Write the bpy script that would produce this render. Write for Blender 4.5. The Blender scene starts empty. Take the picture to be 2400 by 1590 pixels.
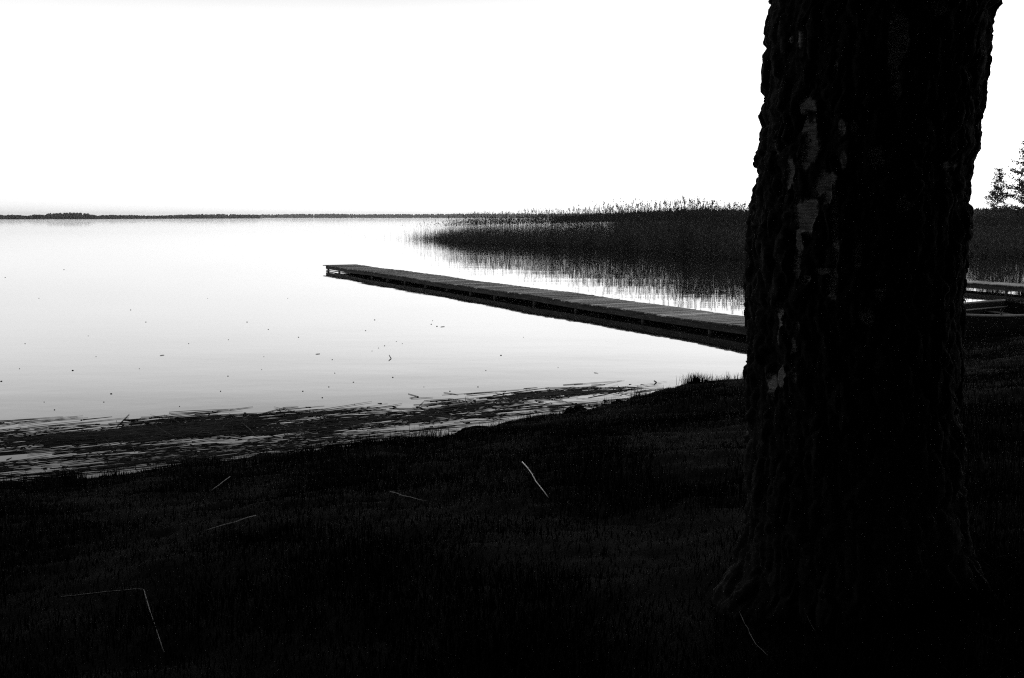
import bpy, math, random
import numpy as np
from mathutils import Vector

# ---------------------------------------------------------------- camera, sky, sun, exposure
random.seed(7)
RNG = np.random.default_rng(7)
C = bpy.context.scene.collection
SC = bpy.context.scene
H = 2.5                       # lens height above the water
FPX = 2400 * 35.0 / 36.0      # focal length in photograph pixels
PITCH = math.atan(285.5 / FPX)

cam_data = bpy.data.cameras.new('camera')
cam_data.lens = 35.0
cam_data.sensor_width = 36.0
cam_data.clip_start = 0.05
cam_data.clip_end = 40000.0
cam = bpy.data.objects.new('camera', cam_data)
C.objects.link(cam)
cam.location = (0, 0, H)
cam.rotation_euler = (math.pi / 2 - PITCH, 0, 0)
SC.camera = cam

SUN_AZ = math.radians(24.0)     # to the right of the view, behind the trunk
SUN_EL = math.radians(38.0)
world = bpy.data.worlds.new('World')
SC.world = world
world.use_nodes = True
wt = world.node_tree
for n in list(wt.nodes):
    wt.nodes.remove(n)
wo = wt.nodes.new('ShaderNodeOutputWorld')
bg = wt.nodes.new('ShaderNodeBackground')
sky = wt.nodes.new('ShaderNodeTexSky')
sky.sky_type = 'NISHITA'
sky.sun_disc = False
sky.sun_elevation = SUN_EL
sky.sun_rotation = SUN_AZ
sky.air_density = 1.0
sky.dust_density = 1.0
sky.ozone_density = 1.0
sep = wt.nodes.new('ShaderNodeSeparateColor')       # black-and-white picture through a red filter
m1 = wt.nodes.new('ShaderNodeMath'); m1.operation = 'MULTIPLY'; m1.inputs[1].default_value = 0.85
m2 = wt.nodes.new('ShaderNodeMath'); m2.operation = 'MULTIPLY_ADD'; m2.inputs[1].default_value = 0.15
# thin streaky cloud
tc = wt.nodes.new('ShaderNodeTexCoord')
mp = wt.nodes.new('ShaderNodeMapping'); mp.inputs['Scale'].default_value = (2.0, 2.0, 14.0)
mp.inputs['Rotation'].default_value = (0.10, -0.12, 0.0)
nz = wt.nodes.new('ShaderNodeTexNoise'); nz.inputs['Scale'].default_value = 1.6; nz.inputs['Detail'].default_value = 4
mr = wt.nodes.new('ShaderNodeMapRange')
mr.inputs['From Min'].default_value = 0.3; mr.inputs['From Max'].default_value = 0.7
mr.inputs['To Min'].default_value = 0.965; mr.inputs['To Max'].default_value = 1.035
m3 = wt.nodes.new('ShaderNodeMath'); m3.operation = 'MULTIPLY'
wt.links.new(sky.outputs[0], sep.inputs[0])
wt.links.new(sep.outputs[0], m1.inputs[0])
wt.links.new(sep.outputs[1], m2.inputs[0])
wt.links.new(m1.outputs[0], m2.inputs[2])
wt.links.new(tc.outputs['Generated'], mp.inputs[0])
wt.links.new(mp.outputs[0], nz.inputs['Vector'])
wt.links.new(nz.outputs[0], mr.inputs['Value'])
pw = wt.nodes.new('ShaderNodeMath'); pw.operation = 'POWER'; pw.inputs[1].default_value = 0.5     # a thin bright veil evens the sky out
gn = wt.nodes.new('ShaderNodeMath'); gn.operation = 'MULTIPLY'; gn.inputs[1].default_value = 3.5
# the veil lies low over the lake; above it the sky is painted darker to dim bank and near water
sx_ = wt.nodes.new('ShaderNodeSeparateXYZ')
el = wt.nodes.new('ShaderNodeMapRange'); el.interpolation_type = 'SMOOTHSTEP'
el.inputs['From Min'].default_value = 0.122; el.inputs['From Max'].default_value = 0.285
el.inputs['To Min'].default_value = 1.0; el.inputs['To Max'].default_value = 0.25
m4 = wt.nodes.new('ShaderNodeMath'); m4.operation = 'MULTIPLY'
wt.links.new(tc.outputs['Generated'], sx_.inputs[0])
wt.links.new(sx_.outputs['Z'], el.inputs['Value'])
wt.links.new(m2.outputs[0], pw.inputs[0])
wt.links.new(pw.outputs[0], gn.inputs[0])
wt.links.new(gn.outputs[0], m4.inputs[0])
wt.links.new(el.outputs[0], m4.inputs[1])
lo_ = wt.nodes.new('ShaderNodeMapRange'); lo_.interpolation_type = 'SMOOTHSTEP'      # gain painted into the sky, rising from the horizon to brighten the lake's reflection
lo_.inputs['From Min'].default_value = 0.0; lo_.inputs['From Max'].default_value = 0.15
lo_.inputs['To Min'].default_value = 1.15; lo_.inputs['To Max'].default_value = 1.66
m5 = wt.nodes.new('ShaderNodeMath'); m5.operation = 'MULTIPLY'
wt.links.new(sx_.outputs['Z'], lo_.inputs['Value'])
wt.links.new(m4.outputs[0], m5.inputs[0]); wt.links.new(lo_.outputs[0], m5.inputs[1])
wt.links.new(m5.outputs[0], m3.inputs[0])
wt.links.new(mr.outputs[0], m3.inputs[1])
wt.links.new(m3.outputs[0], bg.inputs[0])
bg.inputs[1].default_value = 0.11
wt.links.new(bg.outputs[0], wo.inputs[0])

sun_data = bpy.data.lights.new('sun', 'SUN')
sun_data.energy = 0.5
sun_data.angle = math.radians(10.0)
sun_data.color = (1.0, 1.0, 1.0)
sun = bpy.data.objects.new('sun', sun_data)
C.objects.link(sun)
sd = Vector((math.sin(SUN_AZ) * math.cos(SUN_EL), math.cos(SUN_AZ) * math.cos(SUN_EL), math.sin(SUN_EL)))
sun.rotation_euler = sd.to_track_quat('Z', 'Y').to_euler()

SC.view_settings.view_transform = 'Standard'
SC.view_settings.look = 'None'
SC.view_settings.exposure = 0.0
SC.view_settings.gamma = 1.0
SC.view_settings.use_curve_mapping = False
SC.cycles.use_denoising = False        # the fine grain suits the picture and keeps reeds and bark crisp
SC.cycles.filter_width = 1.2
SC.cycles.sample_clamp_indirect = 0.4

# ---------------------------------------------------------------- helpers
def ray(px, py):
    cx = (px - 1200) / FPX
    cy = (795 - py) / FPX
    return np.array([cx, math.cos(PITCH) + cy * math.sin(PITCH), -math.sin(PITCH) + cy * math.cos(PITCH)])

def at_z(px, py, z=0.0):
    d = ray(px, py)
    t = (z - H) / d[2]
    return np.array([d[0] * t, d[1] * t, z])

def at_depth(px, py, Y):
    d = ray(px, py)
    t = Y / d[1]
    return np.array([d[0] * t, Y, H + d[2] * t])

def make_mesh(name, v, f, mat=None, smooth=False):
    """v: (n,3) array; f: list of faces or (m,k) int array"""
    me = bpy.data.meshes.new(name)
    v = np.asarray(v, dtype=np.float32)
    if isinstance(f, np.ndarray):
        m, k = f.shape
        me.vertices.add(len(v)); me.vertices.foreach_set('co', v.ravel())
        me.loops.add(m * k); me.loops.foreach_set('vertex_index', f.astype(np.int32).ravel())
        me.polygons.add(m)
        me.polygons.foreach_set('loop_start', np.arange(0, m * k, k, dtype=np.int32))
        me.polygons.foreach_set('loop_total', np.full(m, k, dtype=np.int32))
        me.update(calc_edges=True)
    else:
        me.from_pydata([tuple(map(float, p)) for p in v], [], f)
        me.update()
    if mat:
        me.materials.append(mat)
    if smooth:
        me.polygons.foreach_set('use_smooth', np.ones(len(me.polygons), dtype=bool))
    return me

class MB:
    """collects shapes that become ONE mesh object"""
    def __init__(self):
        self.v = []; self.f = []; self.n = 0
    def add(self, v, f):
        v = np.asarray(v, dtype=float)
        self.v.append(v)
        self.f += [[i + self.n for i in q] for q in f]
        self.n += len(v)
    def box(self, c, sx, sy, sz, R=None, jit=0.0):
        """box centred at c with half sizes; R = 3x3 rows are axes"""
        p = np.array([[x, y, z] for x in (-1, 1) for y in (-1, 1) for z in (-1, 1)], float) * (sx, sy, sz)
        if jit:
            p += RNG.normal(0, jit, p.shape)
        if R is not None:
            p = p @ np.asarray(R)
        self.add(p + np.asarray(c), [[0, 1, 3, 2], [4, 6, 7, 5], [0, 4, 5, 1], [2, 3, 7, 6], [0, 2, 6, 4], [1, 5, 7, 3]])
    def beam(self, a, b, w, h):
        a = np.asarray(a, float); b = np.asarray(b, float)
        d = b - a; L = np.linalg.norm(d); d /= L
        up = np.array([0, 0, 1.0]) if abs(d[2]) < 0.9 else np.array([1.0, 0, 0])
        s = np.cross(up, d); s /= np.linalg.norm(s)
        u = np.cross(d, s)
        self.box((a + b) / 2, L / 2, w / 2, h / 2, [d, s, u])
    def tube(self, pts, rad, n=6, cap=True):
        pts = [np.asarray(p, float) for p in pts]
        rings = []
        for i, p in enumerate(pts):
            d = pts[min(i + 1, len(pts) - 1)] - pts[max(i - 1, 0)]
            d = d / (np.linalg.norm(d) + 1e-9)
            ref = np.array([0, 0, 1.0]) if abs(d[2]) < 0.9 else np.array([1.0, 0, 0])
            s = np.cross(ref, d); s /= np.linalg.norm(s)
            u = np.cross(d, s)
            r = rad[i] if hasattr(rad, '__len__') else rad
            rings.append([p + r * (math.cos(2 * math.pi * k / n) * s + math.sin(2 * math.pi * k / n) * u) for k in range(n)])
        v = [q for r in rings for q in r]
        f = []
        for i in range(len(pts) - 1):
            for k in range(n):
                a = i * n + k; b = i * n + (k + 1) % n
                f.append([a, b, b + n, a + n])
        if cap:
            f.append(list(range(n))[::-1]); f.append([len(v) - n + k for k in range(n)])
        self.add(v, f)
    def mesh(self, name, mat, smooth=False):
        return make_mesh(name, np.concatenate(self.v), self.f, mat, smooth)
    def build(self, name, mat, parent=None, smooth=False, bevel=0.0):
        o = link(name, self.mesh(name, mat, smooth), parent)
        if bevel:
            md = o.modifiers.new('bevel', 'BEVEL'); md.width = bevel; md.segments = 2; md.limit_method = 'ANGLE'
        return o

def link(name, data, parent=None, loc=None, rz=0.0):
    o = bpy.data.objects.new(name, data)
    C.objects.link(o)
    if parent is not None:
        o.parent = parent
    if loc is not None:
        o.location = loc
    o.rotation_euler = (0, 0, rz)
    return o

def tag(o, label=None, cat=None, group=None, kind=None):
    if label: o['label'] = label
    if cat: o['category'] = cat
    if group: o['group'] = group
    if kind: o['kind'] = kind
    return o

def hash3(ix, iy, iz):
    h = (ix * 374761393 + iy * 668265263 + iz * 2147483647 + 1013904223) & 0xFFFFFFFF
    h = ((h ^ (h >> 13)) * 1274126177) & 0xFFFFFFFF
    h = ((h ^ (h >> 16)) * 2246822519) & 0xFFFFFFFF
    return ((h ^ (h >> 15)) & 0xFFFFFF) / float(0xFFFFFF)

def vnoise(p):
    p = np.asarray(p, dtype=float)
    i = np.floor(p).astype(np.int64); f = p - i
    f = f * f * (3 - 2 * f)
    out = 0
    for dx in (0, 1):
        for dy in (0, 1):
            for dz in (0, 1):
                w = (f[..., 0] if dx else 1 - f[..., 0]) * (f[..., 1] if dy else 1 - f[..., 1]) * (f[..., 2] if dz else 1 - f[..., 2])
                out = out + w * hash3(i[..., 0] + dx, i[..., 1] + dy, i[..., 2] + dz)
    return out

def fbm(p, oct=4):
    s = 0; a = 0.5; p = np.asarray(p, float)
    for k in range(oct):
        s = s + a * vnoise(p + 17.3 * k); p = p * 2.03; a *= 0.5
    return s / (1 - 0.5 ** oct)

def worley(p):
    p = np.asarray(p, float); i = np.floor(p).astype(np.int64); f = p - i
    d1 = np.full(p.shape[:-1], 9.0); d2 = d1.copy(); idv = np.zeros_like(d1)
    for dx in (-1, 0, 1):
        for dy in (-1, 0, 1):
            for dz in (-1, 0, 1):
                a, b, c = i[..., 0] + dx, i[..., 1] + dy, i[..., 2] + dz
                h = hash3(a, b, c)
                q = (dx + h - f[..., 0]) ** 2 + (dy + hash3(a + 91, b + 7, c - 33) - f[..., 1]) ** 2 + (dz + hash3(a - 57, b + 61, c + 19) - f[..., 2]) ** 2
                q = np.sqrt(q); n = q < d1
                d2 = np.where(n, d1, np.minimum(d2, q)); d1 = np.where(n, q, d1); idv = np.where(n, h, idv)
    return d1, d2, idv

# ---------------------------------------------------------------- materials (all greys: the place is seen in black and white)
def mat(name, g1, g2=None, scale=5.0, rough=0.8, spec=0.3, stretch=(1, 1, 1), detail=6.0, island=0.0, bump=0.0, lo=0.35, hi=0.65):
    m = bpy.data.materials.new(name); m.use_nodes = True
    t = m.node_tree; b = t.nodes['Principled BSDF']
    b.inputs['Roughness'].default_value = rough
    b.inputs['Specular IOR Level'].default_value = spec
    if g2 is None: g2 = g1
    co = t.nodes.new('ShaderNodeTexCoord'); mp_ = t.nodes.new('ShaderNodeMapping')
    mp_.inputs['Scale'].default_value = stretch
    n = t.nodes.new('ShaderNodeTexNoise'); n.inputs['Scale'].default_value = scale; n.inputs['Detail'].default_value = detail
    r = t.nodes.new('ShaderNodeMapRange')
    r.inputs['From Min'].default_value = lo; r.inputs['From Max'].default_value = hi
    r.inputs['To Min'].default_value = g1; r.inputs['To Max'].default_value = g2
    t.links.new(co.outputs['Object'], mp_.inputs[0]); t.links.new(mp_.outputs[0], n.inputs['Vector'])
    t.links.new(n.outputs[0], r.inputs['Value'])
    out = r.outputs[0]
    if island:
        ge = t.nodes.new('ShaderNodeNewGeometry')
        r2 = t.nodes.new('ShaderNodeMapRange')
        r2.inputs['To Min'].default_value = 1 - island; r2.inputs['To Max'].default_value = 1 + island
        mu = t.nodes.new('ShaderNodeMath'); mu.operation = 'MULTIPLY'
        if island < 0:                      # a few boards much paler than the rest
            po = t.nodes.new('ShaderNodeMath'); po.operation = 'POWER'; po.inputs[1].default_value = 5.0
            t.links.new(ge.outputs['Random Per Island'], po.inputs[0]); t.links.new(po.outputs[0], r2.inputs['Value'])
            r2.inputs['To Min'].default_value = 0.55; r2.inputs['To Max'].default_value = 4.2
        else:
            t.links.new(ge.outputs['Random Per Island'], r2.inputs['Value'])
        t.links.new(out, mu.inputs[0]); t.links.new(r2.outputs[0], mu.inputs[1])
        out = mu.outputs[0]
    t.links.new(out, b.inputs['Base Color'])
    if bump:
        bp = t.nodes.new('ShaderNodeBump'); bp.inputs['Strength'].default_value = 0.6; bp.inputs['Distance'].default_value = bump
        t.links.new(n.outputs[0], bp.inputs['Height']); t.links.new(bp.outputs[0], b.inputs['Normal'])
    return m

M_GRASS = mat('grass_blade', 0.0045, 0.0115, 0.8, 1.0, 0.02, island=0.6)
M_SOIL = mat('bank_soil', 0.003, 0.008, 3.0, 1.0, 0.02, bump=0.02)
M_REED = mat('reed', 0.035, 0.065, 0.4, 0.7, 0.2, island=0.4)
M_PLUME = mat('reed_plume', 0.04, 0.06, 2.0, 0.9, 0.1)
M_DEAD = mat('dead_reed', 0.012, 0.045, 3.0, 0.7, 0.2, island=0.6)
M_PALE = mat('pale_dry_stem', 0.25, 0.5, 14.0, 0.45, 0.5)
M_TWIG = mat('twig', 0.02, 0.045, 12.0, 0.6, 0.4)
M_DIM = mat('grey_dry_stem', 0.06, 0.16, 14.0, 0.6, 0.3)
M_PLANK = mat('weathered_plank', 0.05, 0.24, 6.0, 0.62, 0.3, stretch=(5, 0.6, 1), island=-1, bump=0.003)
M_BEAM = mat('weathered_beam', 0.02, 0.075, 5.0, 0.7, 0.3, stretch=(0.4, 0.4, 3), island=0.2, bump=0.003)
M_POST = mat('wet_post', 0.06, 0.12, 7.0, 0.7, 0.3)
M_WOOD_FAR = mat('far_foliage', 0.01, 0.03, 0.02, 0.9, 0.1)
M_LEAF = mat('leaf', 0.04, 0.07, 2.0, 0.7, 0.2, island=0.4)
M_TWIGBARK = mat('branch_bark', 0.05, 0.10, 8.0, 0.9, 0.1)
M_LAND = mat('far_land', 0.03, 0.05, 0.02, 0.95, 0.1)
M_HULL = mat('boat_hull', 0.006, 0.012, 3.0, 0.8, 0.1)
M_RAIL = mat('boat_rail', 0.18, 0.28, 6.0, 0.5, 0.4)
M_IRON = mat('iron', 0.03, 0.05, 20.0, 0.5, 0.5)
M_SAIL = mat('sail', 0.8, 0.85, 1.0, 0.8, 0.2)
M_STONE = mat('stone', 0.05, 0.12, 9.0, 0.9, 0.2, bump=0.01)
M_FLECK = mat('fleck', 0.02, 0.04, 9.0, 0.9, 0.1)

def water_mat():
    m = bpy.data.materials.new('lake_surface'); m.use_nodes = True
    t = m.node_tree; b = t.nodes['Principled BSDF']
    b.inputs['Base Color'].default_value = (0.012, 0.012, 0.012, 1)
    b.inputs['Roughness'].default_value = 0.03
    b.inputs['IOR'].default_value = 1.40
    co = t.nodes.new('ShaderNodeTexCoord')
    def layer(sc, st, dist, prev):
        mp_ = t.nodes.new('ShaderNodeMapping'); mp_.inputs['Scale'].default_value = st
        mp_.inputs['Rotation'].default_value = (0, 0, math.radians(20))
        n = t.nodes.new('ShaderNodeTexNoise'); n.inputs['Scale'].default_value = sc; n.inputs['Detail'].default_value = 3
        bp = t.nodes.new('ShaderNodeBump'); bp.inputs['Strength'].default_value = 1.0; bp.inputs['Distance'].default_value = dist
        t.links.new(co.outputs['Object'], mp_.inputs[0]); t.links.new(mp_.outputs[0], n.inputs['Vector'])
        t.links.new(n.outputs[0], bp.inputs['Height'])
        if prev is not None: t.links.new(prev.outputs[0], bp.inputs['Normal'])
        return bp
    b0 = layer(0.10, (1, 2.2, 1), 0.009, None)
    b1 = layer(0.25, (1, 2.0, 1), 0.004, b0)
    b2 = layer(2.2, (1, 1.6, 1), 0.0005, b1)
    # far out a breeze ruffles the surface
    sp_ = t.nodes.new('ShaderNodeSeparateXYZ'); mr_ = t.nodes.new('ShaderNodeMapRange')
    mr_.inputs['From Min'].default_value = 130; mr_.inputs['From Max'].default_value = 900
    mr_.inputs['To Min'].default_value = 0.0; mr_.inputs['To Max'].default_value = 0.10
    b3 = layer(0.9, (1, 2.0, 1), 0.0, b2)
    t.links.new(co.outputs['Object'], sp_.inputs[0]); t.links.new(sp_.outputs['Y'], mr_.inputs['Value'])
    t.links.new(mr_.outputs[0], b3.inputs['Distance'])
    t.links.new(b3.outputs[0], b.inputs['Normal'])
    return m
M_WATER = water_mat()

# ---------------------------------------------------------------- ground, lake, far land
UX, UY = np.array([0.8, 0.6]), np.array([-0.6, 0.8])
SHORE_PX = [(-350, 1165), (0, 1130), (300, 1100), (650, 1060), (1000, 1015), (1340, 962), (1500, 922), (1620, 897), (1750, 885),
            (1950, 850), (2100, 822), (2270, 800), (2400, 795)]
_sh = np.array([at_z(x, y, 0.12)[:2] for x, y in SHORE_PX])
_su = _sh @ UX; _sv = _sh @ UY
_su = np.concatenate([[-3000, -40], _su, [_su[-1] + 12, _su[-1] + 30, 3000]])
_sv = np.concatenate([[_sv[0] - 30, _sv[0] - 0.5], _sv, [_sv[-1] + 0.8, _sv[-1] + 8, _sv[-1] + 400]])

def inland(X, Y):
    u = X * UX[0] + Y * UX[1]; v = X * UY[0] + Y * UY[1]
    p = np.stack([u * 1.7, v * 1.7, np.zeros_like(u)], -1)
    wob = (fbm(p, 4) - 0.5) * 0.45
    return np.interp(u, _su, _sv) - v + wob * np.clip(1 - np.abs(np.interp(u, _su, _sv) - v) / 4, 0, 1)

def ground_z(X, Y):
    X = np.asarray(X, float); Y = np.asarray(Y, float)
    s = inland(X, Y)
    land = 0.10 + 1.55 * np.tanh(np.maximum(s, 0) / 9.5)
    p = np.stack([X, Y, np.zeros_like(X)], -1)
    land = land + (fbm(p * 1.3, 4) - 0.5) * 0.16 * np.clip(s / 1.0, 0.25, 1) + (fbm(p * 6.0 + 9, 3) - 0.5) * 0.06
    water = np.maximum(-0.05 + 0.35 * s, -1.4)
    k = np.clip((s + 0.06) / 0.14, 0, 1); k = k * k * (3 - 2 * k)
    return water * (1 - k) + land * k

def gz(x, y):
    return float(ground_z(np.array([x]), np.array([y]))[0])

def axis_vals(lo, hi, step, far):
    a = list(np.arange(lo, hi + 1e-6, step)); g = step; x = hi
    while x < far:
        g *= 1.35; x += g; a.append(x)
    g = step; x = lo
    while x > -far:
        g *= 1.35; x -= g; a.insert(0, x)
    return np.array(a)
xs = axis_vals(-9, 13, 0.07, 2500); ys = axis_vals(0.5, 21, 0.07, 2500)
gx, gy = np.meshgrid(xs, ys)
gzv = ground_z(gx.ravel(), gy.ravel())
nx, ny = len(xs), len(ys)
idx = np.arange(nx * ny).reshape(ny, nx)
quads = np.stack([idx[:-1, :-1], idx[:-1, 1:], idx[1:, 1:], idx[1:, :-1]], -1).reshape(-1, 4)
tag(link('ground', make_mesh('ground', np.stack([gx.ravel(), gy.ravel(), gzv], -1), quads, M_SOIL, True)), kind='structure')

wv = np.array([[-4500, -400, 0], [4500, -400, 0], [4500, 4300, 0], [-4500, 4300, 0]], float)
tag(link('lake_water', make_mesh('lake_water', wv, np.array([[0, 1, 2, 3]]), M_WATER)), kind='structure')

# far shores: (px, distance, top_py)
HEAD = [(-200, 1150, 503), (-60, 1180, 504), (0, 1200, 507), (11, 1220, 504), (60, 1250, 504), (78, 1260, 506), (92, 1280, 503), (120, 1300, 503.5), (126, 1300, 500), (150, 1320, 499.3),
        (200, 1350, 498), (213, 1360, 499.5), (222, 1370, 502), (236, 1390, 504.6), (270, 1450, 503.8), (325, 1550, 504.2), (350, 1600, 504.8), (400, 1700, 504.6),
        (430, 1780, 503), (480, 1900, 502), (530, 2050, 501.6), (570, 2150, 502.4), (606, 2250, 503), (614, 2260, 505.5)]
FARW = [(560, 3900, 503.5), (620, 3900, 503), (700, 3900, 501.8), (800, 3950, 501.4), (880, 3950, 502), (960, 3900, 501.8), (1040, 3900, 501.6), (1080, 3850, 500.6),
        (1150, 3800, 500.2), (1250, 3800, 500.5), (1400, 3800, 500.2), (1600, 3800, 499.5), (1900, 3800, 500), (2500, 3800, 500)]
NEARW = [(1300, 690, 507), (1360, 670, 504), (1430, 650, 500), (1490, 630, 496), (1560, 620, 492), (1640, 610, 491), (1750, 600, 490.5), (1900, 590, 489), (2100, 570, 488.5), (2270, 550, 488), (2400, 540, 488), (2700, 500, 486)]

_ico = None
def ico():
    global _ico
    if _ico is None:
        import bmesh
        bm = bmesh.new(); bmesh.ops.create_icosphere(bm, subdivisions=2, radius=1.0)
        _ico = (np.array([v.co[:] for v in bm.verts]), np.array([[v.index for v in f.verts] for f in bm.faces]))
        bm.free()
    return _ico

def far_wood(name, line, label, crown_px, rows, land_name):
    px = np.array([a[0] for a in line], float)
    v_all = []; f_all = []; n = 0
    iv, jf = ico()
    lv = []
    x = px[0]
    while x < px[-1]:
        D = float(np.interp(x, px, [a[1] for a in line])); top = float(np.interp(x, px, [a[2] for a in line]))
        base = at_depth(x, 795, D)[0]
        ztop = at_depth(x, top, D)[2]
        r = crown_px * D / FPX
        for k in range(rows):
            dd = D + k * r * 1.3 + RNG.uniform(-.5, .5) * r
            hh = (0.84 + 0.24 * float(vnoise(np.array([x * .09, 0.0, 7.0])))) * ztop * (0.62 + 0.38 * (k + 1) / rows) * RNG.uniform(0.88, 1.03) if k < rows - 1 else ztop * RNG.uniform(0.9, 1.04)
            rr = r * RNG.uniform(0.6, 1.7) * (0.7 + 0.6 * float(vnoise(np.array([x * .07, k, 3.0]))))
            dz = max(hh * 0.5, 0.5)
            sc = np.array([rr, rr, dz])
            bump = 0.75 + 0.5 * vnoise(iv * 2.3 + RNG.uniform(0, 90, 3))
            p = iv * bump[:, None] * sc + np.array([base + RNG.uniform(-.6, .6) * r, dd, hh - dz * 1.02])
            v_all.append(p); f_all.append(jf + n); n += len(iv)
        lv.append((base, D, r))
        x += crown_px * RNG.uniform(0.5, 1.5)
    o = link(name, make_mesh(name, np.concatenate(v_all), np.concatenate(f_all), M_WOOD_FAR, False))
    tag(o, label, 'woodland', kind='stuff')
    # the strip of land it stands on
    v = []
    for b, D, r in lv:
        v += [[b, D - 1.2 * r, -0.6], [b, D - 0.9 * r, 0.25], [b, D + rows * r * 1.3 + 3 * r, 0.6], [b, D + rows * r * 1.3 + 5 * r, -0.6]]
    m = len(lv); f = []
    for i in range(m - 1):
        for k in range(3):
            f.append([4 * i + k, 4 * i + 4 + k, 4 * i + 5 + k, 4 * i + 1 + k])
    tag(link(land_name, make_mesh(land_name, np.array(v), f, M_LAND)), kind='structure')
far_wood('far_wood', HEAD, 'dark low wooded headland on the left horizon across the lake', 3.2, 3, 'headland')
far_wood('far_wood', FARW, 'pale hazy strip of woodland on the distant horizon behind the sailing boat', 3.0, 2, 'far_land')
far_wood('far_wood', NEARW, 'dark level line of woodland behind the reeds at the right', 3.0, 3, 'wooded_shore')

# ---------------------------------------------------------------- big birch trunk in the foreground
YT = 3.6
LEFT = [(-700, 1838), (0, 1799), (46, 1791), (90, 1786), (100, 1792), (210, 1789), (240, 1781), (270, 1773), (290, 1780), (335, 1773), (385, 1763), (400, 1770), (470, 1769),
        (480, 1764), (545, 1756), (570, 1752), (640, 1751), (700, 1744), (745, 1752), (835, 1752), (848, 1749), (900, 1753), (1000, 1754), (1100, 1751), (1200, 1746), (1700, 1742)]
RIGHT = [(-700, 2385), (0, 2352), (30, 2350), (45, 2335), (95, 2329), (150, 2325), (180, 2316), (230, 2307), (300, 2299), (328, 2299), (335, 2291), (343, 2301), (370, 2290),
         (385, 2280), (470, 2279), (490, 2274), (540, 2274), (548, 2279), (570, 2271), (620, 2265), (700, 2260), (800, 2258), (900, 2260), (1000, 2259), (1100, 2255), (1200, 2251), (1700, 2246)]
rows_py = np.arange(-700, 1701, 10.0)
lx = np.interp(rows_py, [a[0] for a in LEFT], [a[1] for a in LEFT])
rx = np.interp(rows_py, [a[0] for a in RIGHT], [a[1] for a in RIGHT])
pz, pc, pr = [], [], []
for py, a, b in zip(rows_py, lx, rx):
    pa = at_depth(a, py, YT); pb = at_depth(b, py, YT)
    fl = math.atan2(pa[0], YT); fr = math.atan2(pb[0], YT)
    ph = (fl + fr) / 2; al = (fr - fl) / 2
    xc = YT * math.tan(ph); D = math.hypot(xc, YT)
    pz.append((pa[2] + pb[2]) / 2); pc.append(xc); pr.append(D * math.sin(al))
pz = np.array(pz)[::-1]; pc = np.array(pc)[::-1]; pr = np.array(pr)[::-1]
TX = float(np.interp(1.2, pz, pc)); TZ = gz(TX, YT)

PATCH = [(1880, 250, 24, 22), (1890, 300, 20, 45), (1890, 350, 18, 30), (1885, 375, 14, 20), (1925, 425, 22, 24), (1940, 450, 10, 30), (1885, 505, 24, 32), (1890, 535, 14, 20),
         (1870, 570, 12, 30), (1863, 625, 12, 28), (1957, 160, 8, 22), (2055, 370, 17, 28), (1957, 510, 8, 70), (1975, 375, 7, 22), (2010, 600, 9, 40), (1950, 670, 12, 30), (1890, 655, 12, 12),
         (1925, 635, 24, 6), (2110, 100, 22, 60), (2100, 150, 14, 45), (2210, 20, 16, 18), (2030, 740, 20, 14), (2065, 690, 10, 12), (1825, 745, 6, 30), (1822, 790, 7, 20), (1857, 810, 6, 18),
         (1800, 900, 12, 24), (1826, 880, 7, 22), (1857, 885, 7, 14), (2120, 480, 14, 16), (2230, 390, 16, 12), (1845, 90, 5, 14), (1868, 90, 4, 16), (1848, 400, 5, 20), (1843, 430, 4, 10),
         (1815, 345, 4, 14), (1867, 765, 5, 20), (2000, 300, 8, 14), (1970, 300, 9, 14), (2100, 210, 10, 20)]

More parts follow.
